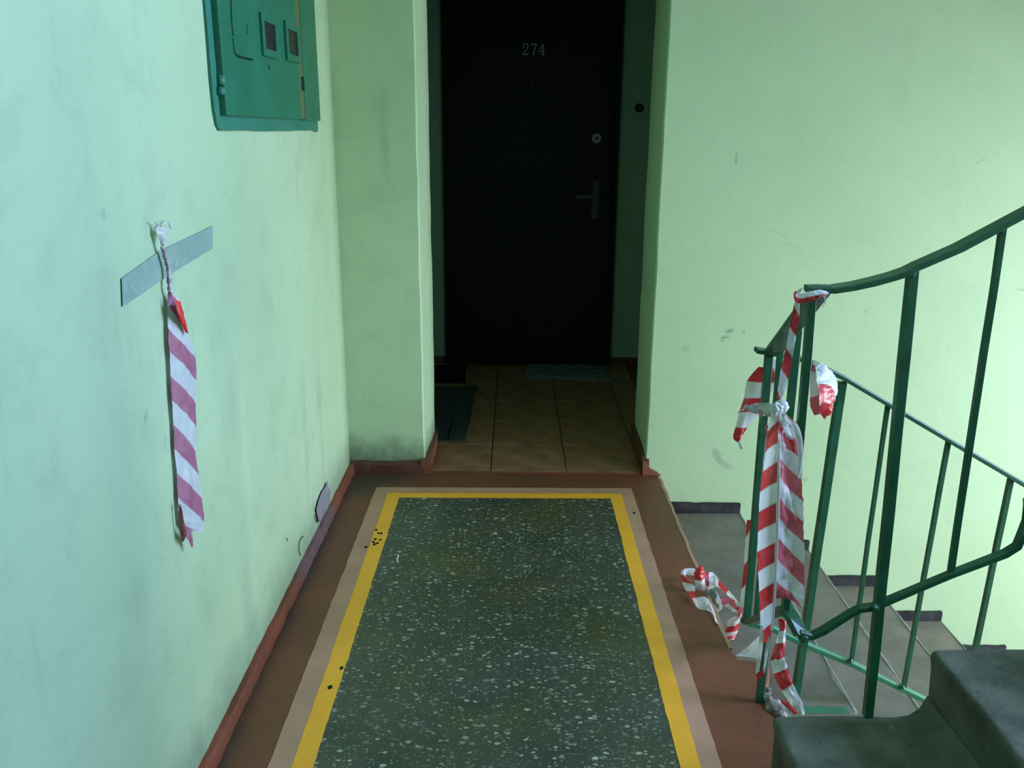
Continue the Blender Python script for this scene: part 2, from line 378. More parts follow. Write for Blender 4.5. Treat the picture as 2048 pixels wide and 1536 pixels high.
def ribbon(name, rows, mat, parent, nc=8, ns=6, wob=.004, bulge=0.0, freq=22, seed=0, ragged=0.0):
    """thin film. rows: (left point, right point, stripe left, stripe right[, bulge])"""
    L = smooth_path([r[0] for r in rows], ns); R = smooth_path([r[1] for r in rows], ns)
    N = len(L); bm = bmesh.new(); uvl = bm.loops.layers.uv.new('UVMap'); grid = []; st = []
    for i in range(N):
        k = min(i//ns, len(rows)-2); t = i/ns-k
        a = rows[k]; b = rows[k+1]
        sl = a[2]+(b[2]-a[2])*t; sr = a[3]+(b[3]-a[3])*t
        ba = a[4] if len(a) > 4 else bulge; bb = b[4] if len(b) > 4 else bulge
        bu = ba+(bb-ba)*t
        across = R[i]-L[i]; along = L[min(i+1, N-1)]-L[max(i-1, 0)]
        nrm = across.cross(along)
        nrm = nrm.normalized() if nrm.length > 1e-9 else Vector((0, -1, 0))
        if nrm.dot(C0-L[i]) < 0: nrm = -nrm
        row = []; srow = []
        for j in range(nc+1):
            u = j/nc; p = L[i]+across*u
            q = Vector((u*2.2+seed*7.3, i*.16, seed*3.1))
            edge = .35+.65*math.sin(math.pi*u)
            p = p+nrm*(bu*math.sin(math.pi*u)+wob*edge*noise.noise(q*2.0)+wob*.4*noise.noise(q*6))
            if ragged and i in (0, N-1): p = p+along*ragged*random.uniform(-1, 1)
            row.append(bm.verts.new(p)); srow.append((u, sl+(sr-sl)*u))
        grid.append(row); st.append(srow)
    for i in range(N-1):
        for j in range(nc):
            idx = ((i, j), (i, j+1), (i+1, j+1), (i+1, j))
            f = bm.faces.new([grid[a][b] for a, b in idx])
            for lp, (a, b) in zip(f.loops, idx): lp[uvl].uv = st[a][b]
    me = bpy.data.meshes.new(name); bm.to_mesh(me); bm.free()
    o = bpy.data.objects.new(name, me); COL.objects.link(o); me.materials.append(mat)
    for p in me.polygons: p.use_smooth = True
    if parent: o.parent = parent; o.matrix_parent_inverse = parent.matrix_world.inverted()
    return o
def flat_poly(name, pts, nrm, th, mat, parent):
    bm = bmesh.new(); n = Vector(nrm)*th
    a = [bm.verts.new(p) for p in pts]; b = [bm.verts.new(Vector(p)+n) for p in pts]
    bm.faces.new(a); bm.faces.new(b)
    for i in range(len(pts)): bm.faces.new((a[i], a[(i+1) % len(pts)], b[(i+1) % len(pts)], b[i]))
    return link(name, bm, mat, parent)

# ------------------------------------------------------------------ the shell
XL, XE, YF = -0.69, 0.64, 3.40         # left wall, landing edge, far wall plane
ZB, ZT = -1.5, 4.2
# left wall (slightly uneven face)
bm = bmesh.new()
prism(bm, densify([(-.95, -1.0), (XL, -1.0), (XL, 3.42), (-.95, 3.42)], .12), 'Z', -.2, ZT, 36, .0016, 3)
WL = struct(link('wall_left', bm, M['wall_left'], None, True))
# stub wall left of the vestibule opening
r = .010
prof = [(-.95, YF), (XL, YF)]
prof = [(-.95, YF)] + [(-.82, YF), (XL, YF), (-.61, YF), (-.53, YF), (-.45, YF)] + rounded((-.45, YF), (-.373, YF), (-.357, 3.70), .005, 1) + [(-.368, 3.50), (-.361, 3.60)] + rounded((-.36, 3.6), (-.356, 3.70), (-.6, 3.70), .005, 1) + [(-.95, 3.70)]
bm = bmesh.new(); prism(bm, prof, 'Z', 0, ZT, 90, .0028, 7)
WF = struct(link('wall_far', bm, M['wall_far'], None, True))
# wall behind the stairs, with the right jamb of the opening
prof = [(.575, 3.77)] + rounded((.575, 3.77), (.559, 3.76), (.559, 3.5), r, 3) + [(.559, 3.6)] + rounded((.559, 3.6), (.559, YF), (.8, YF), .006, 1) + [(.66, YF), (.85, YF), (1.1, YF), (1.4, YF), (1.7, YF), (2.0, YF), (2.5, YF), (3.2, YF), (4.6, YF), (4.6, 3.77)]
bm = bmesh.new(); prism(bm, prof, 'Z', ZB, ZT, 110, .003, 6)
WB = struct(link('wall_back', bm, M['wall_back'], None, True))
for o in (WF, WB):
    es = o.modifiers.new('edge', 'EDGE_SPLIT'); es.split_angle = math.radians(30)
# unseen lintel over the opening, added and set low to darken the vestibule
struct(boxo('trim_1', (-.40, YF+.002, 2.0), (.60, 3.70, ZT), M['wall_far']))
# vestibule walls
Yv = 5.15
struct(boxo('wall_vestibule_back', (-1.3, Yv, -.1), (1.2, Yv+.15, 2.7), M['wall_inner']))
struct(boxo('wall_vestibule_left', (-1.3, 3.70, -.1), (-1.2, Yv, 2.7), M['wall_inner']))
struct(boxo('wall_vestibule_right', (1.0, 3.77, -.1), (1.1, Yv, 2.7), M['wall_inner']))
struct(boxo('ceiling_vestibule', (-1.3, 3.70, 2.3), (1.2, Yv, 2.4), M['wall_inner']))  # unseen ceiling in the darkened wall colour, to cut bounced light
# walls behind the camera and along the near side of the stairwell
struct(boxo('wall_near', (-.95, -1.2, -.2), (.8, -1.0, ZT), M['wall_back']))
struct(boxo('wall_near_stairs', (XE+.01, -1.0, ZB), (4.6, .20, ZT), M['wall_back']))
# end wall of the stairwell with two windows
wy0, wy1 = .65, 2.95
bm = bmesh.new()
box(bm, (4.1, .2, ZB), (4.3, 3.4, -.65)); box(bm, (4.1, .2, .85), (4.3, 3.4, 1.97)); box(bm, (4.1, .2, 3.47), (4.3, 3.4, ZT))
for z0, z1 in ((-.65, .85), (1.97, 3.47)):
    box(bm, (4.1, .2, z0), (4.3, wy0, z1)); box(bm, (4.1, wy1, z0), (4.3, 3.4, z1))
struct(link('wall_right', bm, M['wall_back']))
for k, (z0, z1) in enumerate(((-.65, .85), (1.97, 3.47))):
    bm = bmesh.new()
    for y0, y1 in ((wy0, wy0+.06), (wy1-.06, wy1), (1.78, 1.84)): box(bm, (4.17, y0, z0), (4.23, y1, z1))
    box(bm, (4.172, wy0+.06, z0), (4.228, wy1-.06, z0+.06)); box(bm, (4.172, wy0+.06, z1-.06), (4.228, wy1-.06, z1))
    w = struct(link('window_%d' % (k+1), bm, M['window']))
    boxo('pane', (4.198, wy0+.06, z0+.06), (4.202, 1.78, z1-.06), M['glass'], w)
    boxo('pane', (4.198, 1.84, z0+.06), (4.202, wy1-.06, z1-.06), M['glass'], w)
struct(boxo('ceiling', (-.95, -1.0, 2.62), (XE, YF, 2.80), M['ceiling']))
struct(boxo('ceiling_lid', (-.95, -1.2, ZT), (4.6, 3.77, ZT+.1), M['ceiling']))  # unseen lid added over the open stairwell to keep daylight in
struct(boxo('floor_lower', (.45, .2, ZB-.1), (4.6, 3.77, ZB+.1), M['concrete']))
struct(boxo('trim_2', (3.25, .2, 1.20), (4.1, YF, 1.36), M['concrete']))                # upper half landing
bm = bmesh.new()                                                                       # flight overhead, above the flight going down
prism(bm, [(XE, 2.80), (XE, 2.58), (3.25, 1.14), (3.25, 1.36)], 'Y', 2.06, YF, 1); struct(link('trim_3', bm, M['ceiling']))
bm = bmesh.new(); prism(bm, [(XE, 2.80), (XE, 2.58), (3.25, 4.0), (3.25, 4.2)], 'Y', .2, 1.61, 1); struct(link('trim_4', bm, M['ceiling']))

# landing slab with its chipped edge on the stair side
edge = []
y = 3.42
while y > 2.075:
    edge.append((XE-.018+random.uniform(-.003, .003), y)); y -= .05
edge += [(.632, 2.07), (.665, 2.062), (.695, 2.055), (.704, 2.03), (.690, 1.985), (.676, 1.95), (.668, 1.90), (.672, 1.84), (.660, 1.76), (.668, 1.68), (.655, 1.60), (.655, .2), (.655, -1.0)]
prof = [(-.95, -1.0), (-.95, 3.42)] + edge
bm = bmesh.new(); prism(bm, prof, 'Z', -.2, 0.0, 1)
FL = struct(link('floor', bm, M['floor'], None, False, .006, 2, 60))
boxo('riser_face', (-.372, YF-.014, 0.0005), (.600, YF+.02, .006), M['riser'], FL, .003)
boxo('riser_face', (-.372, YF-.008, 0.006), (.580, YF+.02, .011), M['riser'], FL)
struct(boxo('wall_under_landing', (.45, .2, ZB), (.60, 3.42, -.2), M['wall_back']))
# pale painted nosing along the landing edge
bm = bmesh.new(); pts = [(.612, 3.36), (.622, 3.36)]
ed = [e for e in edge if e[1] > 2.08 and e[1] < 3.38]
a = [bm.verts.new((x-.007-.003*random.random(), yy, .0008)) for x, yy in ed]; b = [bm.verts.new((x+.003, yy, .0008)) for x, yy in ed]; c = [bm.verts.new((x+.003, yy, -.012)) for x, yy in ed]
for i in range(len(ed)-1): bm.faces.new((a[i], a[i+1], b[i+1], b[i])); bm.faces.new((b[i], b[i+1], c[i+1], c[i]))
link('edge_line', bm, M['tan'], FL)

# terrazzo panel, yellow and tan painted lines
def strip(name, p0, p1, w, z, mat, jl=.0015, step=.02):
    """flat painted band, p0->p1 is its centre line, edges hand-painted"""
    p0 = Vector((*p0, 0)); p1 = Vector((*p1, 0)); d = p1-p0; n = max(2, int(d.length/step)); s = Vector((d.y, -d.x, 0)).normalized()
    bm = bmesh.new(); A = []; B = []
    for i in range(n+1):
        p = p0+d*i/n
        A.append(p+s*(w/2+noise.noise(p*18+Vector((0, 0, z*900)))*jl*1.6+random.uniform(-jl, jl)*.5)); B.append(p-s*(w/2+noise.noise(p*18+Vector((9, 0, z*900)))*jl*1.6+random.uniform(-jl, jl)*.5))
    rows = [[bm.verts.new((q.x, q.y, zz)) for q, zz in ((a, 0), (a, z), (b, z), (b, 0))] for a, b in zip(A, B)]
    for i in range(n):
        for j in range(3): bm.faces.new((rows[i][j], rows[i][j+1], rows[i+1][j+1], rows[i+1][j]))
    return link(name, bm, mat, FL)
boxo('terrazzo_panel', (-.47, .3, 0), (.41, 3.150, .0010), M['terrazzo'], FL)
strip('tan_line', (-.523, .3), (-.526, 3.22), .060, .0014, M['tan'], .0014)
strip('tan_line', (.460, .3), (.460, 3.235), .050, .0014, M['tan'], .0014)
strip('tan_line', (-.552, 3.212), (.484, 3.222), .048, .00145, M['tan'], .0014)
strip('yellow_line', (-.4765, .3), (-.475, 3.180), .050, .0018, M['yellow'], .0015)
strip('yellow_line', (.4135, .3), (.413, 3.185), .048, .0018, M['yellow'], .0015)
strip('yellow_line', (-.496, 3.158), (.434, 3.168), .046, .00185, M['yellow'], .0015)
for px, py in ((752, 1060), (757, 1066), (751, 1078), (747, 1084), (755, 1086), (760, 1080), (749, 1089), (762, 1067), (732, 1094), (684, 1336), (660, 1375), (1268, 1026)):
    p = atZ(px, py, .0019); a0 = random.random()*3
    flat_poly('paint_chip', [p+Vector((math.cos(a0+t*1.05)*.006*random.uniform(.5, 1.3), math.sin(a0+t*1.05)*.010*random.uniform(.4, 1.3), 0)) for t in range(6)], (0, 0, 1), .0003, M['groove'], FL)

# skirting, as thick painted mortar fillets
def skirting(name, prof, axis, t0, t1, mat, n=40, jit=.006):
    bm = bmesh.new(); prism(bm, prof, axis, t0, t1, n, jit, 19); return struct(link(name, bm, mat, None, True))
b = skirting('baseboard_left', [(XL-.01, -.01), (XL+.019, -.01), (XL+.018, .034), (XL+.013, .041), (XL-.01, .047)], 'Y', -.9, 3.39, M['skirting_left'], 260, .0045)
b.modifiers.new('e', 'EDGE_SPLIT').split_angle = math.radians(40)
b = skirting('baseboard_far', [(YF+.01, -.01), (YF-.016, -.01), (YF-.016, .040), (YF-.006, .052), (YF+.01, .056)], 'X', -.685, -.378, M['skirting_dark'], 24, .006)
b.modifiers.new('e', 'EDGE_SPLIT').split_angle = math.radians(40)
# chamfered skirting pieces on the two jambs
bm = bmesh.new(); prism(bm, [(YF-.015, 0), (YF-.015, .058), (YF+.02, .075), (3.70, .082), (3.70, 0)], 'X', -.39, -.345, 4, .003, 20); struct(link('baseboard_jamb_left', bm, M['skirting']))
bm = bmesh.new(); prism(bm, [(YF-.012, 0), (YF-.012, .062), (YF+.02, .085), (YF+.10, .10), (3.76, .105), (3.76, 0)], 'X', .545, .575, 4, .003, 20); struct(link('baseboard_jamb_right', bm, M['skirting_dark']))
bm = bmesh.new(); prism(bm, [(.548, 0), (.548, .066), (.566, .056), (.585, .030), (.612, .012), (.628, 0)], 'Y', YF-.018, YF+.01, 2, .004, 40); struct(link('baseboard_corner', bm, M['skirting']))
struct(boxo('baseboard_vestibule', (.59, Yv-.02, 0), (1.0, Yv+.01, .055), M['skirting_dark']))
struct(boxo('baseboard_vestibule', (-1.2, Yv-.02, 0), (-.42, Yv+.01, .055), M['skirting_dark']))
# bare plaster, cracks, on the left wall
def wallpoly(name, pts, mat, off=.006, th=.002):
    return flat_poly(name, [atX(px, py, XL+off) for px, py in pts], (1, 0, 0), th, mat, WL)
wallpoly('plaster_patch', [(637, 1045), (632, 1020), (637, 1000), (643, 984), (650, 974), (654, 963), (657, 977), (660, 985), (659, 1000), (654, 1012), (648, 1028), (640, 1043)], M['plaster'])
for pts in ([(607, 1072), (600, 1082), (598, 1098), (602, 1112)], [(633, 1026), (630, 1034), (634, 1045)], [(574, 1076), (575, 1082)]):
    bm = bmesh.new(); tube(bm, smooth_path([atX(px, py, XL+.003) for px, py in pts], 4), .0014, 5); link('crack', bm, M['crack'], WL, True)

# ------------------------------------------------------------------ vestibule: tiles, door, mats
zt = .012
bm = bmesh.new(); prism(bm, [(-.357, YF-.006), (.557, YF-.006), (.557, 3.765), (1.0, 3.765), (1.0, Yv), (-1.2, Yv), (-1.2, 3.705), (-.357, 3.705)], 'Z', -.1, .006, 1)
VB = struct(link('floor_vestibule', bm, M['grout']))
tm = {}
xs = [-1.19, -1.06, -.738, -.416, -.094, .228, .550, .69]
ys = [3.392, 3.71, 4.04, 4.37, 4.70, 5.02, 5.15]
for i in range(len(xs)-1):
    for j in range(len(ys)-1):
        if j == 0 and not (-.36 < (xs[i]+xs[i+1])/2+.12 and xs[i] < .5): continue
        x0, x1, y0, y1 = xs[i]+.002, xs[i+1]-.002, ys[j]+.002, ys[j+1]-.002
        if j == 0: x0 = max(x0, -.345); x1 = min(x1, .548)
        key = (round(x1-x0, 4), round(y1-y0, 4))
        if key not in tm:
            bm = bmesh.new(); box(bm, (0, 0, 0), (key[0], key[1], .007))
            bmesh.ops.bevel(bm, geom=[e for e in bm.edges if all(v.co.z > .005 for v in e.verts)], offset=.0015, segments=1, affect='EDGES')
            me = bpy.data.meshes.new('tile'); bm.to_mesh(me); bm.free(); me.materials.append(M['tile']); tm[key] = me
        t = bpy.data.objects.new('tile', tm[key]); t.location = (x0, y0, .0055+random.uniform(-.0006, .0006)); COL.objects.link(t); t.parent = VB
boxo('painted_margin', (.69, 3.78, .005), (1.0, Yv, .0115), M['riser'], VB)

D = struct(boxo('door_1', (-.418, Yv-.035, .012), (.592, Yv+.02, 2.18), M['door'], None, .004))     # frame with the leaf in it
boxo('door_leaf', (-.385, Yv-.055, .022), (.560, Yv-.030, 2.14), M['door'], D, .006)
# number 274, metal numerals with serifs
def digit(strokes, x0, z0, s):
    bm = bmesh.new()
    for pts, w in strokes:
        P = [Vector((x0+px*s, Yv-.058, z0+pz*s)) for px, pz in pts]
        if len(P) > 2: P = smooth_path(P, 5)
        sweep(bm, P, w*s, .003, (0, 1, 0))
    return link('digit', bm, M['steel'], D)
zb, sc_ = 1.800, .058
dx = .038
p2 = [([(.08, .72), (.12, .92), (.32, 1.0), (.52, .88), (.52, .66), (.36, .40), (.06, .06)], .10), ([(.04, .05), (.56, .05)], .12), ([(.56, .04), (.60, .24)], .07), ([(.05, .68), (.16, .72)], .12)]
p7 = [([(.06, .95), (.60, .95)], .12), ([(.08, .97), (.05, .74)], .07), ([(.60, .93), (.40, .50), (.32, .03)], .11), ([(.2, .02), (.44, .02)], .06)]
p4 = [([(.46, .98), (.46, .03)], .12), ([(.44, .98), (.04, .30)], .06), ([(.02, .30), (.66, .30)], .07), ([(.30, .02), (.62, .02)], .06)]
for k, d in enumerate((p2, p7, p4)): digit(d, .034+.044*k, zb, sc_)
bm = bmesh.new(); disc(bm, (.095, Yv-.060, 1.655), 'Y', .006, .012, 12); link('peephole', bm, M['bronze'], D)
# upper lock
lx, lz = .462, 1.358
bm = bmesh.new(); disc(bm, (lx, Yv-.062, lz), 'Y', .027, .010, 28); lk = link('lock_rosette', bm, M['steel'], D, False, .002)
bm = bmesh.new(); box(bm, (lx-.003, Yv-.0645, lz-.013), (lx+.003, Yv-.0615, lz+.013)); box(bm, (lx-.012, Yv-.0645, lz-.004), (lx+.012, Yv-.0616, lz+.004)); link('keyhole', bm, M['black'], lk)
# handle set
hp = boxo('handle_plate', (.448, Yv-.064, .905), (.490, Yv-.053, 1.125), M['bronze'], D, .004)
bm = bmesh.new(); disc(bm, (.469, Yv-.100, 1.035), 'Y', .012, .04, 16); link('handle_neck', bm, M['bronze'], hp, True)
bm = bmesh.new(); sweep(bm, [(.482, Yv-.100, 1.036), (.42, Yv-.104, 1.036), (.352, Yv-.100, 1.034)], .016, .026); link('lever', bm, M['bronze'], hp, False, .003)
boxo('cylinder_cover', (.444, Yv-.074, .925), (.480, Yv-.062, .985), M['bronze'], hp, .004)
# bell push on the wall right of the door
tb = thing('doorbell_button', (.702, Yv, 1.525), 'small round black doorbell button on dark green wall right of door', 'doorbell')
bm = bmesh.new(); disc(bm, (.702, Yv-.022, 1.525), 'Y', .024, .022, 24); link('housing', bm, M['black'], tb, False, .006)
bm = bmesh.new(); disc(bm, (.704, Yv-.027, 1.527), 'Y', .006, .006, 12); link('push_button', bm, M['steel'], tb, True)

def rug(name, pts, z, th, mat, label, cat, wav=.002, n=14, parent=None):
    p = [Vector(q) for q in pts]; bm = bmesh.new(); top = []
    for i in range(n+1):
        rr = []
        for j in range(n+1):
            u, v = i/n, j/n
            q = (p[0]*(1-u)+p[1]*u)*(1-v)+(p[3]*(1-u)+p[2]*u)*v
            q = Vector((q.x+noise.noise(q*6)*wav*1.5, q.y+noise.noise(q*6+Vector((3, 3, 3)))*wav*1.5, z+th+abs(noise.noise(q*9))*wav))
            rr.append(bm.verts.new(q))
        top.append(rr)
    for i in range(n):
        for j in range(n): bm.faces.new((top[i][j], top[i+1][j], top[i+1][j+1], top[i][j+1]))
    g = bmesh.ops.extrude_face_region(bm, geom=bm.faces[:])
    for v in g['geom']:
        if isinstance(v, bmesh.types.BMVert): v.co.z = z
    o = link(name, bm, mat, parent, True); o.modifiers.new('e', 'EDGE_SPLIT').split_angle = math.radians(50)
    return tag(o, label, cat) if label else o
rug('doormat', [(-.95, 4.70, 0), (-.275, 4.70, 0), (-.292, 5.06, 0), (-.95, 5.06, 0)], .0125, .010, M['mat_black'], 'black doormat in the dark left corner of the vestibule, before the wall', 'doormat', .001)
RG = rug('rug', [(-.62, 3.745, 0), (-.222, 3.745, 0), (-.205, 4.62, 0), (-.62, 4.62, 0)], .0125, .006, M['mat_grey'], 'long dark grey rug lying along the left side of the tiled floor', 'rug', .003)
rug('stripe', [(-.306, 3.75, 0), (-.300, 3.75, 0), (-.296, 4.0, 0), (-.302, 4.0, 0)], .0185, .0035, M['mat_black'], None, None, .002, 4, RG)
rug('floor_cloth', [(.075, 4.82, 0), (.56, 4.765, 0), (.565, 5.06, 0), (.095, 5.08, 0)], .0125, .014, M['rag'], 'crumpled grey cloth spread on the tiles at the foot of the door', 'cloth', .018, 20)

# ------------------------------------------------------------------ meter cabinet on the left wall
fx = XL+.008; dxp = XL+.024                      # frame face and door face
CB = thing('electric_cabinet', (XL, 2.6, 1.39), 'green painted metal electric meter cabinet set high in the left wall', 'cabinet')
TOPZ = 2.35
def side(px, py, X): p = atX(px, py, X); return p.y, p.z
yl, _ = side(430, 224, fx); yr, zb_ = side(637, 265, fx); _, zb2 = side(443, 262, fx)
bm = bmesh.new()
prof = [(yl, TOPZ), (yl+.003, 1.60), (yl, 1.50), (yl+.002, zb2+.045), (yl+.012, zb2+.012), (yl+.028, zb2+.001)] + [(yl+.03+(yr-yl-.05)*i/14, zb2+random.uniform(-.0015, .0015)) for i in range(1, 14)] + [(yr-.014, zb_+.001), (yr, zb_+.012), (yr, TOPZ)]
prism(bm, prof, 'X', XL-.02, fx, 1); link('frame', bm, M['cab_frame'], CB, False, .002)
dl, dzl = side(454, 227, dxp); dr, dzr = side(611, 239, dxp); pr, pzr = side(641, 242, dxp)
zb3 = (dzl+dzr+pzr)/3
bm = bmesh.new(); box(bm, (fx-.002, dl, zb3), (dxp, dr-.003, TOPZ-.06)); LEAF = link('door_leaf', bm, M['cab_door'], CB, False, .0025)
bm = bmesh.new(); box(bm, (fx-.002, dr+.003, zb3-.003), (dxp+.001, pr, TOPZ-.06)); link('side_panel', bm, M['cab'], CB, False, .0025)
bm = bmesh.new(); box(bm, (fx-.001, dr-.004, zb3+.01), (fx+.004, dr+.004, TOPZ-.07)); link('gap', bm, M['groove'], CB)
# meter windows
def meter_window(pl, pr_, zt_, zb_):
    y0, y1 = pl-.014, pr_+.012; zt_ += .006; zb_ -= .006; b = .020; d = .009
    bm = bmesh.new()
    box(bm, (dxp-.001, y0-b, zb_-b), (dxp+d, y0, zt_+b)); box(bm, (dxp-.001, y1, zb_-b), (dxp+d, y1+b, zt_+b))
    box(bm, (dxp-.001, y0, zb_-b), (dxp+d, y1, zb_)); box(bm, (dxp-.001, y0, zt_), (dxp+d, y1, zt_+b))
    f = link('meter_window', bm, M['cab_door'], LEAF, False, .003)
    boxo('pane', (dxp-.0005, y0-.001, zb_-.001), (dxp+.003, y1+.001, zt_+.001), M['pane'], f)
    return f
for (ax, ay), (bx_, by) in (((532, 48), (552, 98)), ((579, 63), (596, 108))):
    y0, z0 = side(ax, ay, dxp+.008); y1, z1 = side(bx_, by, dxp+.008)
    meter_window(y0, y1, z0, z1)
# pressed outline, slit, keyhole, hinge, latch notch
def groove(pts, w, name='pressed_groove'):
    bm = bmesh.new(); sweep(bm, smooth_path([atX(px, py, dxp+.0006) for px, py in pts], 5), .002, w, (0, 1, 0)); return link(name, bm, M['groove'], LEAF)
def groove2(pts, w, name='pressed_groove'):
    P = smooth_path([atX(px, py, dxp+.0008) for px, py in pts], 5); bm = bmesh.new(); rows = []
    for i, p in enumerate(P):
        t = (P[min(i+1, len(P)-1)]-P[max(i-1, 0)]).normalized(); s = t.cross(Vector((1, 0, 0))).normalized()*w/2
        rows.append((bm.verts.new(p+s), bm.verts.new(p-s)))
    for i in range(len(rows)-1): bm.faces.new((rows[i][0], rows[i][1], rows[i+1][1], rows[i+1][0]))
    return link(name, bm, M['groove'], LEAF)
groove2([(461, -60), (462, 0), (464, 45), (466.5, 72)], .007)
groove2([(466.5, 76), (467.5, 92), (472, 109), (485, 115), (506, 120)], .0055)
groove2([(494, 49), (495, 68)], .004, 'slit')
groove2([(537, 131), (540, 138)], .006, 'keyhole')
yh, zh = side(442, 160, fx+.006); _, zh1 = side(442, 188, fx+.006)
for a, c in ((150, 170), (174, 190)):
    y0, z0 = side(440, a, fx+.006); y1, z1 = side(443, c, fx+.006)
    bm = bmesh.new(); tube(bm, [(fx+.006, (y0+y1)/2, z0), (fx+.006, (y0+y1)/2, z1)], .011, 12); link('hinge_knuckle', bm, M['cab_frame'], CB, True)
y0, z0 = side(602, 153, dxp); y1, z1 = side(609, 182, dxp)
boxo('latch_slot', (dxp-.001, y0, z1), (dxp+.0012, y1, z0), M['groove'], LEAF)

# ------------------------------------------------------------------ stairs
def step_prof(x0, x1, z, rise, nose=.012, rr=.018):
    """side profile of one step facing -X: nose at x0, tread back to x1"""
    p = [(x1+.02, z), (x1+.02, z-rise-.03), (x0+nose+.03, z-rise-.03)]
    p += [(x0+nose+.002, z-rise), (x0+nose, z-rise+.04), (x0+nose-.003, z-.045)]
    p += rounded((x0+nose-.003, z-.045), (x0, z-.002), (x0+.05, z), rr, 4)
    return p
UF = thing('stair_flight', (.6, .9, 0), 'worn concrete stair flight going up at lower right beside the landing', 'stairs')
for k in range(1, 9):
    x0 = .572+.325*(k-1); z = .17*k
    bm = bmesh.new(); pf = step_prof(x0, x0+.325, z, .17)
    # concave cove where the tread meets the next riser
    cx = x0+.325+.012
    pf = [(cx+.02, z-.02), (cx+.02, z-.21)]+pf[2:]+[(x0+.16, z), (cx-.075, z), (cx-.040, z+.006), (cx-.018, z+.024), (cx-.004, z+.055), (cx+.02, z+.055)]
    prism(bm, pf, 'Y', .21, 1.606, 24, .0045, 7)
    o = link('step', bm, M['concrete_dark'], UF, True); o.modifiers.new('e', 'EDGE_SPLIT').split_angle = math.radians(55)
bm = bmesh.new(); prism(bm, [(.66, -.03), (.85, -.20), (3.3, 1.14), (3.3, 1.30)], 'Y', .22, 1.59, 1); link('soffit_slab', bm, M['concrete'], UF)
DF = thing('stair_flight', (.66, 2.7, -.17), 'grey concrete stair flight going down along the back wall', 'stairs')
for k in range(1, 9):
    x0 = .655+.313*(k-1); z = -.172*k; x1 = x0+.325
    bm = bmesh.new()
    pf = [(x0-.05, z), (x0-.05, z-.20), (x1-.02, z-.20), (x1-.018, z-.05)]+rounded((x1-.018, z-.05), (x1, z), (x1-.06, z), .016, 4)
    prism(bm, pf, 'Y', 2.062, 3.397, 24, .003, 7)
    o = link('step', bm, M['concrete'], DF, True); o.modifiers.new('e', 'EDGE_SPLIT').split_angle = math.radians(45)
    # worn bright arris of the nosing
    bm = bmesh.new(); sweep(bm, [(x1-.004, 2.07+i*.133, z-.0005+.0008*math.sin(i*1.7)) for i in range(11)], .006, .004, jit=.4); link('worn_arris', bm, M['arris'], DF)
    xa = x0+(.03 if k > 1 else .02); xb = x1-.004
    bm = bmesh.new(); prism(bm, [(YF-.002, z), (YF-.016, z), (YF-.016, z+.042), (YF-.002, z+.045)], 'X', xa, xb, 8, .005, 20); link('wall_skirting', bm, M['black_skirting'], DF)
flat_poly('green_paint_smear', [(.80, 2.064, -.1715), (.955, 2.064, -.1715), (.952, 2.090, -.1715), (.93, 2.095, -.1715), (.91, 2.088, -.1715), (.885, 2.099, -.1715), (.86, 2.090, -.1715), (.84, 2.10, -.1715), (.82, 2.09, -.1715), (.80, 2.098, -.1715)], (0, 0, 1), .0012, M['rail_light'], DF)
# crumbled concrete at the foot of the corner post
def lump(name, c, r, mat, parent, seed, n=2):
    bm = bmesh.new(); bmesh.ops.create_icosphere(bm, subdivisions=n, radius=1)
    for v in bm.verts:
        d = 1+.45*noise.noise(v.co*1.6+Vector((seed*5.1, 0, 0)))+.22*noise.noise(v.co*4+Vector((0, seed*3.3, 0)))
        v.co = Vector((v.co.x*r[0]*d, v.co.y*r[1]*d, v.co.z*r[2]*d))+Vector(c)
    return link(name, bm, mat, parent, False)
for i, (px, py, rr) in enumerate(((1536, 1398, .014), (1548, 1412, .020), (1562, 1425, .016), (1537, 1382, .009), (1570, 1417, .010))):
    p = atZ(px, py, .004); lump('crumbled_concrete', p, (rr, rr*1.5, rr*.7), M['rubble'], FL, i)

# ------------------------------------------------------------------ railing
RL = thing('stair_railing', (.63, 1.9, 0), 'dark green painted steel stair railing turning at the landing between both flights', 'railing')
YU, YD = 1.585, 2.10
def part(name, bm, mat=None, bevel=0): return link(name, bm, mat or M['rail'], RL, False, bevel)
# top rails
up_pts = [atY(px, py, YU) for px, py in ((1614, 578), (1640, 577), (1665, 578), (1705, 572), (1745, 563), (1785, 552), (1812, 543), (1832, 532), (1915, 496), (2048, 425))]
d = (up_pts[-1]-up_pts[-2]).normalized()
up_pts += [up_pts[-1]+d*1.5]
bm = bmesh.new(); sweep(bm, up_pts, .038, .012, jit=.05); part('handrail', bm)
dn_pts = [atY(px, py, YD) for px, py in ((1512, 700), (1560, 708), (1600, 717), (1638, 731), (1690, 757), (1897, 880), (2048, 969))]
d = (dn_pts[-1]-dn_pts[-2]).normalized(); dn_pts += [dn_pts[-1]+d*1.4]
bm = bmesh.new(); sweep(bm, dn_pts, .036, .011, jit=.05); part('handrail', bm)
A = up_pts[0]+Vector((.024, .0, -.004)); B = dn_pts[0]+Vector((.040, -.012, -.002))
bm = bmesh.new(); sweep(bm, [A+(A-B).normalized()*.015, A.lerp(B, .5), B], .042, .012, jit=.05); part('handrail', bm)
def bar(name, px0, px1, Y, w, mat=None):
    p, q = atY(*px0, Y), atY(*px1, Y); bm = bmesh.new()
    k = 6; sweep(bm, [p.lerp(q, i/k)+Vector((random.uniform(-1, 1), random.uniform(-1, 1), 0))*.0008 for i in range(k+1)], w, w, (0, 1, 0), .04, .12)
    return part(name, bm, mat)
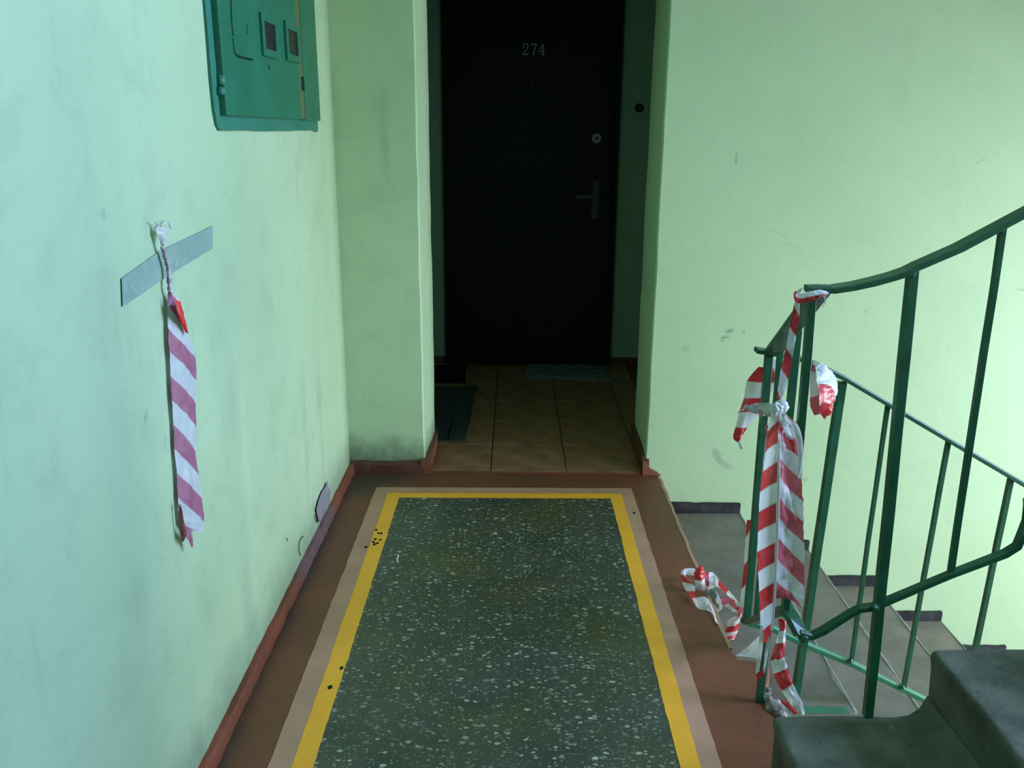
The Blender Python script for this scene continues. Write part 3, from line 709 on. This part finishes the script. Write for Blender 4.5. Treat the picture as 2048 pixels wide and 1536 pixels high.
# lower rail: flight up
lo_up = [atY(px, py, YU) for px, py in ((1597, 1264), (1622, 1272), (1645, 1262), (1700, 1227), (1720, 1217), (1745, 1214), (1760, 1208), (1900, 1149), (2010, 1107), (2034, 1092), (2044, 1068), (2056, 1000))]
bm = bmesh.new(); sweep(bm, lo_up, .018, .0145, (0, 0, 1), .05); part('lower_rail', bm)
c1 = atY(1572, 1218, 1.64); c0 = atY(1500, 1244, 2.07)
bm = bmesh.new(); sweep(bm, [lo_up[0]+Vector((.004, 0, -.004)), atY(1588, 1240, 1.60), c1, c1.lerp(c0, .5), c0, atY(1492, 1240, 2.10)], .030, .016, (0, 0, 1), .05); part('lower_rail', bm)
lo_dn = [atY(px, py, YD) for px, py in ((1490, 1236), (1500, 1246), (1545, 1256), (1605, 1286), (1702, 1326), (1806, 1378), (1855, 1402))]
d = (lo_dn[-1]-lo_dn[-2]).normalized(); lo_dn += [lo_dn[-1]+d*1.2]
bm = bmesh.new(); sweep(bm, lo_dn, .020, .016, jit=.05); part('lower_rail', bm, M['rail_light'])
# posts and balusters
bar('post', (1624, 590), (1571, 1216), 1.630, .0155)
bar('post', (1597, 650), (1519, 1402), 1.885, .0165)
bar('post', (1537, 712), (1494, 1238), 2.085, .0185)
bar('post', (1560, 704), (1512, 1238), 2.000, .0125)
bar('post', (1826, 540), (1735, 1432), YU, .0185)
bar('post', (1684, 764), (1588, 1412), YD, .021)
bar('baluster', (2006, 452), (1900, 1150), YU, .0115)
bar('baluster', (2120, 395), (2050, 1060), YU, .0115)
bar('baluster', (1775, 812), (1702, 1328), YD, .0105)
bar('baluster', (1897, 884), (1806, 1380), YD, .0115)
bar('baluster', (2022, 958), (1944, 1330), YD, .0135)
for px in (2140, 2260): bar('baluster', (px, 960+(px-2022)*.6), (px-70, 1330+(px-2022)*.4), YD, .014)
for px, py, Yv_, rr in ((1825, 548, YU-.012, .006), (2005, 462, YU-.008, .004), (1600, 653, 1.875, .007), (1750, 1216, YU-.01, .009), (1608, 1276, YU-.006, .010), (1700, 1322, YD-.01, .008), (1803, 1374, YD-.01, .008)):
    lump('weld', atY(px, py, Yv_), (rr, rr, rr), M['rail'], RL, px, 2)

# ------------------------------------------------------------------ barrier tape tied to the railing
BT = thing('barrier_tape', (.60, 1.7, .4), 'red and white barrier tape knotted round the green railing with long hanging ends', 'tape')
def rowY(l, r_, Y, sl, sr, *b):
    y0, y1 = (Y if isinstance(Y, tuple) else (Y, Y)); return (atY(*l, y0), atY(*r_, y1), sl, sr) + b
# thin strip from the rail corner down to the knot
sY = lambda y: (y-622)/84
rows = []
for l, r_, Y in (((1588, 606), (1600, 602), 1.575), ((1583, 640), (1599, 632), 1.585), ((1577, 668), (1594, 664), 1.60), ((1571, 700), (1588, 700), 1.62), ((1562, 740), (1580, 742), 1.66), ((1556, 775), (1572, 775), 1.70), ((1553, 798), (1562, 800), 1.72)):
    rows.append(rowY(l, r_, Y, sY(l[1])+.12, sY(r_[1])-.12))
ribbon('diagonal_strip', rows, M['tape'], BT, 6, 6, .003, seed=1)
# band wrapped round the rail corner
o_ = lambda x, y: (1460+x/7.68, 560+y/7.68)
rows = [rowY(o_(1120, 120), o_(985, 290), (1.60, 1.56), .75, 1.3), rowY(o_(1075, 205), o_(1025, 352), 1.552, .70, 1.45), rowY(o_(1170, 190), o_(1150, 350), 1.545, .68, 1.48), rowY(o_(1290, 160), o_(1290, 312), 1.545, .66, 1.42), rowY(o_(1400, 148), o_(1420, 250), 1.55, .6, 1.2), rowY(o_(1470, 180), o_(1485, 235), 1.575, .55, 1.02)]
ribbon('rail_wrap', rows, M['tape'], BT, 8, 6, .005, .006, seed=2)
rows = [rowY(o_(1420, 210), o_(1475, 200), 1.555, .6, .6), rowY(o_(1448, 300), o_(1472, 290), 1.55, .6, .6), rowY(o_(1445, 360), o_(1462, 350), 1.55, .6, .6), rowY(o_(1418, 430), o_(1428, 425), 1.55, .6, .6)]
ribbon('frayed_end', rows, M['tape_pink'], BT, 3, 5, .002, seed=3)
# left fold hanging outside the first post
s2 = lambda y: (y-738)/60
rows = [rowY((1600, 703), (1600, 735), 2.16, -.6, -.15), rowY((1560, 716), (1562, 752), 2.15, -.5, .2), rowY((1528, 727), (1540, 770), 2.14, -.35, .48)]
ribbon('back_band', rows, M['tape_pink'], BT, 6, 6, .003, seed=4)
rows = [rowY((1518, 733), (1548, 737), 2.13, .0, .0), rowY((1495, 760), (1548, 764), 2.13, .46, .46), rowY((1488, 795), (1540, 794), 2.13, .98, .98), rowY((1479, 822), (1528, 818), 2.12, 1.46, 1.46), rowY((1472, 850), (1496, 853), 2.115, 1.92, 1.95), rowY((1466, 874), (1482, 878), 2.11, 2.42, 2.45), rowY((1472, 883), (1478, 884), 2.11, 2.55, 2.55)]
ribbon('hanging_end', rows, M['tape'], BT, 8, 6, .006, .004, seed=5)
rows = [rowY((1473, 882), (1478, 881), 2.11, .7, .7), rowY((1478, 891), (1482, 890), 2.108, .7, .7), rowY((1480, 899), (1486, 897), 2.108, .7, .7)]
ribbon('frayed_end', rows, M['tape_white'], BT, 3, 4, .001, seed=6)
# right loop, crumpled, hanging over the lower handrail
q = lambda x, y: (1440+x/6.982, 700+y/6.982)
rows = [rowY(q(1285, 190), q(1340, 250), (2.05, 2.04), .1, .3), rowY(q(1265, 330), q(1345, 420), (2.03, 1.98), .55, .75), rowY(q(1260, 520), q(1385, 560), (2.03, 1.96), .6, .95), rowY(q(1262, 650), q(1390, 700), (2.03, 1.97), 1.0, 1.1), rowY(q(1262, 740), q(1395, 800), (2.03, 1.98), 1.2, 1.3), rowY(q(1320, 890), q(1400, 890), (2.03, 2.0), 1.4, 1.45)]
ribbon('loop', rows, M['tape_pink'], BT, 8, 6, .004, .008, seed=7)
rows = [rowY(q(1330, 240), q(1400, 220), (1.99, 2.03), .55, .7), rowY(q(1360, 300), q(1530, 300), (1.98, 2.03), .6, .8), rowY(q(1370, 450), q(1600, 440), (1.96, 2.02), .95, .85), rowY(q(1385, 560), q(1640, 530), (1.955, 2.02), 1.25, .75), rowY(q(1400, 680), q(1610, 640), (1.955, 2.02), 1.48, .65), rowY(q(1400, 780), q(1570, 760), (1.965, 2.02), 1.3, .9), rowY(q(1395, 885), q(1535, 860), (1.985, 2.02), 1.35, 1.0), rowY(q(1410, 898), q(1500, 890), (2.0, 2.02), 1.4, 1.1)]
ribbon('loop', rows, M['tape'], BT, 10, 6, .006, .012, seed=8)
rows = [rowY(q(1345, 175), q(1290, 190), (2.07, 2.03), .6, .7), rowY(q(1420, 205), q(1385, 260), (2.06, 1.985), .6, .7), rowY(q(1520, 260), q(1480, 350), (2.05, 1.985), .6, .8), rowY(q(1590, 350), q(1560, 440), (2.045, 1.99), .6, .9), rowY(q(1640, 490), q(1585, 530), (2.04, 2.0), .6, .9), rowY(q(1620, 640), q(1570, 620), (2.035, 2.0), .6, .9)]
ribbon('loop_fold', rows, M['tape_pink'], BT, 6, 6, .006, .004, seed=9)
# knot
kn = [atY(1488, 812, 2.06), atY(1510, 818, 2.045), atY(1528, 815, 2.03), atY(1540, 821, 1.97), atY(1552, 818, 1.90), atY(1563, 812, 1.76)]
bm = bmesh.new(); tube(bm, smooth_path(kn, 5), [.004+.010*min(1, i/8)+.003*math.sin(i*1.9) for i in range(26)], 8)
for v in bm.verts: v.co += Vector((noise.noise(v.co*60), noise.noise(v.co*60+Vector((4, 0, 0))), noise.noise(v.co*60+Vector((0, 7, 0)))))*.006
link('knot', bm, M['tape_white'], BT, True)
lump('knot', atY(1553, 817, 1.70), (.013, .012, .012), M['tape_white'], BT, 3, 3)
ribbon('knot_end', [rowY((1476, 826), (1478, 822), 2.09, .3, .6), rowY((1495, 824), (1498, 812), 2.08, .3, .7), rowY((1515, 828), (1515, 806), 2.05, .4, .8), rowY((1532, 826), (1528, 810), 2.0, .4, .8)], M['tape_pink'], BT, 5, 6, .004, .006, seed=10)
lump('knot_end', atY(1524, 827, 2.0), (.008, .008, .008), M['tape_pink'], BT, 8, 2)
# long left sheet with the narrow loop at the bottom
sl = lambda y: (y-1024)/80.0
rows = []
for l, r_, Y in (((1545, 822), (1556, 824), (1.72, 1.70)), ((1536, 850), (1559, 850), (1.66, 1.62)), ((1533, 890), (1559, 890), (1.62, 1.575)), ((1526, 940), (1557, 940), (1.61, 1.56)), ((1519, 1000), (1556, 1000), (1.60, 1.555)), ((1516, 1060), (1554, 1060), (1.60, 1.55)), ((1515, 1120), (1551, 1120), (1.60, 1.55)), ((1518, 1180), (1547, 1180), (1.60, 1.555)), ((1520, 1225), (1545, 1222), (1.60, 1.56)), ((1523, 1262), (1544, 1258), (1.61, 1.57)), ((1528, 1284), (1540, 1284), (1.62, 1.59))):
    rows.append(rowY(l, r_, Y, sl(l[1]), sl(r_[1])+.25))
ribbon('long_end', rows, M['tape'], BT, 8, 6, .004, .003, seed=11)
rows = [rowY(l, r_, Y, a, b) for l, r_, Y, a, b in (((1523, 1250), (1527, 1250), (1.60, 1.59), .7, .7), ((1517, 1285), (1526, 1290), (1.60, 1.59), .7, .7), ((1514, 1320), (1521, 1325), 1.60, .7, .7), ((1511, 1342), (1519, 1340), 1.60, .85, .85), ((1516, 1356), (1520, 1343), 1.60, 1.25, 1.25), ((1526, 1353), (1524, 1341), 1.60, 1.45, 1.4), ((1532, 1335), (1528, 1325), 1.60, 1.6, 1.6), ((1537, 1300), (1530, 1298), 1.59, 1.7, 1.7), ((1545, 1250), (1540, 1262), 1.58, 1.8, 1.8))]
ribbon('bottom_loop', rows, M['tape'], BT, 5, 6, .002, seed=12)
# long right sheet
sr_ = lambda y: (y-988)/85.0
rows = []
for l, r_, Y in (((1556, 826), (1567, 826), (1.70, 1.70)), ((1557, 850), (1578, 845), (1.60, 1.62)), ((1558, 890), (1594, 888), (1.56, 1.585)), ((1557, 940), (1603, 940), (1.55, 1.58)), ((1556, 1000), (1605, 1000), (1.545, 1.575)), ((1556, 1050), (1608, 1050), (1.545, 1.57)), ((1555, 1100), (1609, 1100), (1.545, 1.57)), ((1552, 1150), (1609, 1150), (1.545, 1.57)), ((1549, 1185), (1608, 1190), (1.55, 1.57)), ((1550, 1200), (1605, 1216), (1.56, 1.57))):
    rows.append(rowY(l, r_, Y, sr_(l[1]), sr_(r_[1])-.66, -.012))
ribbon('long_end', rows, M['tape_pink'], BT, 12, 6, .010, 0, seed=13, ragged=.3)
# folded bright seam between both sheets
rows = [rowY(l, r_, Y, .7, .8) for l, r_, Y in (((1558, 826), (1562, 826), 1.69), ((1556, 900), (1561, 900), 1.545), ((1553, 1000), (1560, 1000), 1.535), ((1550, 1100), (1556, 1100), 1.535), ((1546, 1200), (1551, 1200), 1.54), ((1541, 1260), (1546, 1260), 1.555))]
ribbon('fold', rows, M['tape_pink'], BT, 4, 6, .001, .003, seed=14)
# bow loop right of the knot
rows = [rowY(l, r_, Y, a, b) for l, r_, Y, a, b in (((1564, 822), (1566, 834), 1.66, .9, .7), ((1582, 836), (1578, 846), 1.58, 1.1, .7), ((1597, 852), (1586, 862), 1.565, 1.0, .7), ((1605, 880), (1594, 892), 1.56, .9, .6), ((1606, 910), (1596, 918), 1.56, .9, .6), ((1603, 938), (1594, 940), 1.56, .9, .7), ((1597, 958), (1592, 950), 1.56, .9, .8))]
ribbon('bow', rows, M['tape_pink'], BT, 5, 6, .003, .004, seed=15)
rows = [rowY(l, r_, Y, a, b) for l, r_, Y, a, b in (((1562, 826), (1568, 830), 1.64, .6, .6), ((1568, 860), (1582, 868), 1.55, .8, .75), ((1576, 880), (1590, 880), 1.55, 1.15, 1.05), ((1586, 905), (1594, 900), 1.55, 1.4, 1.4))]
ribbon('bow', rows, M['tape'], BT, 5, 6, .003, .003, seed=16)
# strip hanging behind the first post
rows = [rowY((1494, 1040), (1516, 1040), 2.16, .2, .5), rowY((1490, 1090), (1512, 1095), 2.16, .6, .9), rowY((1487, 1140), (1509, 1140), 2.16, 1.1, 1.4), rowY((1482, 1185), (1504, 1190), 2.16, 1.6, 1.9), rowY((1478, 1212), (1500, 1222), 2.16, 1.8, 2.2)]
ribbon('back_strip', rows, M['tape'], BT, 6, 6, .003, seed=17)
rows = [rowY((1531, 850), (1537, 850), 2.03, .2, .3), rowY((1530, 890), (1535, 890), 2.03, .6, .7), rowY((1524, 940), (1530, 940), 2.03, 1.1, 1.2), rowY((1518, 1000), (1526, 1000), 2.03, 1.4, 1.5)]
ribbon('back_strip', rows, M['tape_pink'], BT, 4, 6, .002, seed=18)
# piece leaving under the lower rail and falling behind the step
rows = []
for l, r_, Y, sv in (((1556, 1238), (1572, 1236), 1.72, .05), ((1558, 1262), (1572, 1262), 1.71, .5), ((1551, 1288), (1571, 1286), 1.70, 1.02), ((1541, 1320), (1569, 1314), 1.69, 1.48), ((1546, 1345), (1575, 1334), 1.69, 1.96), ((1558, 1372), (1584, 1362), 1.68, 2.42), ((1570, 1392), (1592, 1380), 1.68, 2.6), ((1582, 1412), (1604, 1404), 1.67, 2.8), ((1588, 1432), (1610, 1428), 1.67, 2.95)):
    rows.append(rowY(l, r_, Y, sv, sv+.03))
ribbon('lower_end', rows, M['tape'], BT, 8, 6, .006, .004, seed=19)
rows = [rowY((1560, 1402), (1566, 1398), 1.665, .6, .0), rowY((1566, 1418), (1582, 1410), 1.66, .7, .3), rowY((1580, 1434), (1596, 1426), 1.66, .8, .3)]
ribbon('lower_fold', rows, M['tape'], BT, 5, 5, .003, .003, seed=20)
# white scrap against the landing
ribbon('white_corner', [(atZ(1472, 1311, .003), atZ(1474, 1312, .003), .7, .7), (atZ(1492, 1296, .02), atZ(1496, 1314, .002), .7, .7), (atZ(1512, 1278, .05), atZ(1514, 1317, .002), .7, .7), (atZ(1524, 1268, .07), atZ(1524, 1318, .003), .7, .7)], M['tape_pink'], BT, 5, 6, .003, seed=21)

# ------------------------------------------------------------------ second tape, crumpled on the landing edge
FT = thing('barrier_tape', (.56, 2.5, 0), 'crumpled loop of red and white barrier tape lying on landing edge by top step', 'tape')
c_ = lambda x, y: (1340+x/6.4, 1100+y/6.4)
def rowZ(l, r_, z, sl, sr, *b):
    z0, z1 = (z if isinstance(z, tuple) else (z, z)); return (atZ(*c_(*l), z0), atZ(*c_(*r_), z1), sl, sr)+b
rows = [rowZ((310, 235), (330, 330), (.045, .03), .6, .6), rowZ((190, 240), (200, 320), (.05, .03), .7, .7), rowZ((135, 300), (210, 350), (.04, .03), .9, 1.0), rowZ((160, 430), (310, 450), (.02, .03), 1.6, 1.55), rowZ((205, 520), (322, 520), (.012, .03), 1.95, 1.95), rowZ((280, 620), (332, 600), (.006, .03), 2.5, 2.45), rowZ((355, 745), (450, 600), (.004, .03), 2.7, 2.7), rowZ((485, 778), (520, 680), (.003, .02), 2.75, 2.75), rowZ((560, 830), (560, 780), (.003, .008), 2.8, 2.8), rowZ((625, 968), (615, 945), .003, 2.9, 2.9)]
ribbon('outer_turn', rows, M['tape'], FT, 8, 6, .004, .006, seed=31)
rows = [rowZ((345, 235), (425, 215), (.08, .085), .05, .05, .01), rowZ((308, 290), (440, 280), (.07, .075), .15, .2, .015), rowZ((312, 375), (445, 345), (.05, .055), .48, .48, .012), rowZ((322, 440), (448, 430), (.03, .03), .7, .7, .01), rowZ((335, 500), (450, 515), .005, .95, .95, .004)]
ribbon('raised_curl', rows, M['tape'], FT, 8, 6, .006, .01, seed=32)
rows = [rowZ((440, 295), (470, 520), (.05, .003), .25, .30), rowZ((500, 285), (520, 500), (.05, .005), .5, .7), rowZ((560, 295), (600, 470), (.045, .012), .8, .8), rowZ((640, 400), (690, 530), (.035, .012), 1.05, 1.1), rowZ((740, 500), (735, 580), (.03, .01), 1.45, 1.5), rowZ((850, 630), (800, 650), (.02, .008), 1.8, 1.8), rowZ((895, 700), (880, 790), (.006, -.02), 2.0, 2.2)]
ribbon('inner_turn', rows, M['tape'], FT, 8, 6, .005, .005, seed=33)
rows = [rowZ((640, 612), (655, 690), (.02, .002), .1, .35), rowZ((740, 600), (740, 745), (.022, -.01), .3, .7), rowZ((840, 650), (800, 785), (.015, -.02), .2, .7), rowZ((895, 700), (870, 795), (.005, -.03), .2, .6)]
ribbon('pink_fold', rows, M['tape_pink'], FT, 6, 6, .004, .006, seed=34)
rows = [rowZ((880, 745), (905, 720), (-.02, -.01), -.1, .1), rowZ((868, 830), (918, 815), (-.05, -.04), .45, .55), rowZ((740, 900), (905, 870), (-.09, -.075), .62, .75), rowZ((728, 990), (890, 945), (-.12, -.105), 1.05, 1.1), rowZ((690, 1060), (872, 1030), (-.14, -.13), 1.55, 1.55), rowZ((690, 1120), (852, 1085), (-.155, -.15), 2.1, 2.15), rowZ((718, 1172), (825, 1140), (-.165, -.16), 2.6, 2.6)]
ribbon('drooping_end', rows, M['tape'], FT, 8, 6, .004, .008, seed=35)
p = atZ(*c_(560, 600), .0)
tag(lump('dust_clump', p+Vector((.0, .01, -.02)), (.026, .045, .03), M['fluff'], None, 4, 3), 'grey clump of fluff and dust inside the crumpled tape on landing edge', 'dust')
# small scrap on the terrazzo
bm = bmesh.new(); sweep(bm, [atZ(x, y, .003) for x, y in ((797, 1110), (794, 1118), (796, 1125))], .004, .003); tag(link('paper_scrap', bm, M['white_bit']), 'thin white paper scrap on green terrazzo near the left yellow line', 'scrap')

# ------------------------------------------------------------------ tape remains on the left wall
AT = thing('adhesive_tape', (XL, 1.74, 1.14), 'slanted strip of grey adhesive tape stuck on the mint left wall', 'tape')
def wp(px, py, off=.0024): return atX(px, py, XL+off)
def a_strip(pts_top, pts_bot, name='strip'):
    bm = bmesh.new()
    T = [bm.verts.new(wp(*p)) for p in pts_top]; B_ = [bm.verts.new(wp(*p)) for p in pts_bot]
    for i in range(len(T)-1): bm.faces.new((T[i], T[i+1], B_[i+1], B_[i]))
    g = bmesh.ops.extrude_face_region(bm, geom=bm.faces[:])
    for v in g['geom']:
        if isinstance(v, bmesh.types.BMVert): v.co.x += .0006
    return link(name, bm, M['adhesive'], AT)
def lerp2(a, b, t): return (a[0]+(b[0]-a[0])*t, a[1]+(b[1]-a[1])*t)
tl, tm_, tr = (243, 557), (318, 503), (425, 452); bl, bm_, br = (245, 614), (330, 556), (425, 497)
def topat(t): return lerp2(tl, tm_, t*2) if t < .5 else lerp2(tm_, tr, t*2-1)
def botat(t): return lerp2(bl, bm_, t*2) if t < .5 else lerp2(bm_, br, t*2-1)
a_strip([topat(t/20) for t in range(21)], [lerp2(topat(t/20), botat(t/20), 1+random.uniform(-.02, .01)) for t in range(21)])
for pts in ([(372, 486), (379, 500), (384, 513)], [(352, 515), (354, 524), (352, 532)], [(289, 527), (294, 538), (299, 550)], [(258, 570), (268, 580), (276, 590)]):
    P = smooth_path([wp(x, y, .0032) for x, y in pts], 4); bmv = bmesh.new()
    tube(bmv, P, [.0002+.0010*math.sin(math.pi*i/(len(P)-1)) for i in range(len(P))], 6); link('crease', bmv, M['tape_white'], AT, True)

WT = thing('barrier_tape', (XL, 1.75, .55), 'faded red and white barrier tape hanging from grey adhesive strip on left wall', 'tape')
w_ = lambda x, y: (200+x/2.1333, 400+y/2.1333)
def rowX(l, r_, off, sl, sr, *b):
    o0, o1 = (off if isinstance(off, tuple) else (off, off)); return (wp(*w_(*l), o0), wp(*w_(*r_), o1), sl, sr)+b
rows = [rowX((240, 112), (292, 128), (.012, .02), .6, .65), rowX((244, 145), (286, 155), (.014, .022), .6, .7), rowX((258, 185), (277, 188), (.014, .02), .7, .8), rowX((264, 206), (275, 206), .016, .95, 1.1)]
ribbon('torn_top', rows, M['tape_pink'], WT, 6, 6, .004, .005, seed=41, ragged=.4)
for pts in ([(250, 112), (240, 95), (226, 88)], [(262, 112), (275, 95), (290, 94), (297, 105)], [(297, 108), (306, 120), (322, 124)]):
    P = smooth_path([wp(*w_(*p), .014) for p in pts], 4); bmv = bmesh.new(); tube(bmv, P, [.0022*(1-.7*i/len(P)) for i in range(len(P))], 6); link('frayed_end', bmv, M['tape_white'], WT, True)
P = smooth_path([wp(*w_(*p), .015) for p in ((268, 200), (276, 235), (285, 265), (292, 300), (294, 340), (296, 385))], 6)
bmv = bmesh.new(); tube(bmv, P, [.0042+.0009*math.sin(i*1.1)+.0006*math.sin(i*2.3) for i in range(len(P))], 8); link('twisted_neck', bmv, M['tape_twist'], WT, True)
fl = lambda y: (y-545)/207.0; fr_ = lambda y: (y-672)/200.0
rows = []
for yl_, xl_, yr_, xr_, oL, oR in ((385, 290, 385, 304, .012, .018), (420, 289, 425, 338, .010, .022), (480, 290, 490, 352, .010, .026), (545, 291, 560, 372, .010, .026), (620, 294, 620, 392, .010, .024), (690, 298, 690, 410, .009, .024), (770, 302, 780, 410, .009, .022), (860, 307, 870, 410, .009, .022), (960, 315, 965, 410, .009, .022), (1060, 319, 1065, 408, .009, .022), (1170, 328, 1165, 420, .009, .024), (1270, 332, 1265, 433, .009, .026), (1340, 337, 1350, 443, .009, .026), (1385, 345, 1385, 444, .010, .026), (1410, 372, 1415, 436, .014, .026)):
    rows.append(rowX((xl_, yl_), (xr_, yr_), (oL, oR), fl(yl_), fr_(yr_), .004))
ribbon('hanging_strip', rows, M['tape_faded'], WT, 12, 6, .004, .004, seed=42, ragged=.15)
rows = [rowX((322, 425), (342, 440), (.030, .030), .1, .1), rowX((330, 470), (352, 470), .032, .2, .2), rowX((346, 520), (366, 525), .032, .3, .3), rowX((364, 565), (373, 572), .030, .3, .3)]
ribbon('red_flap', rows, M['tape_red'], WT, 5, 5, .003, .004, seed=43)
rows = [rowX((334, 1290), (345, 1300), (.012, .020), .6, .6), rowX((337, 1380), (362, 1385), (.012, .022), .0, .05), rowX((341, 1420), (372, 1420), (.012, .024), .2, .3), rowX((347, 1460), (362, 1445), (.012, .018), .3, .4)]
ribbon('red_flap', rows, M['tape_dull'], WT, 5, 5, .003, .003, seed=44)
rows = [rowX((368, 1402), (388, 1420), .022, .1, .1), rowX((370, 1440), (392, 1430), .024, .2, .2), rowX((380, 1455), (396, 1452), .022, .3, .3), rowX((388, 1480), (395, 1482), .020, .4, .4)]
ribbon('frayed_end', rows, M['tape_faded'], WT, 4, 5, .004, .002, seed=45)
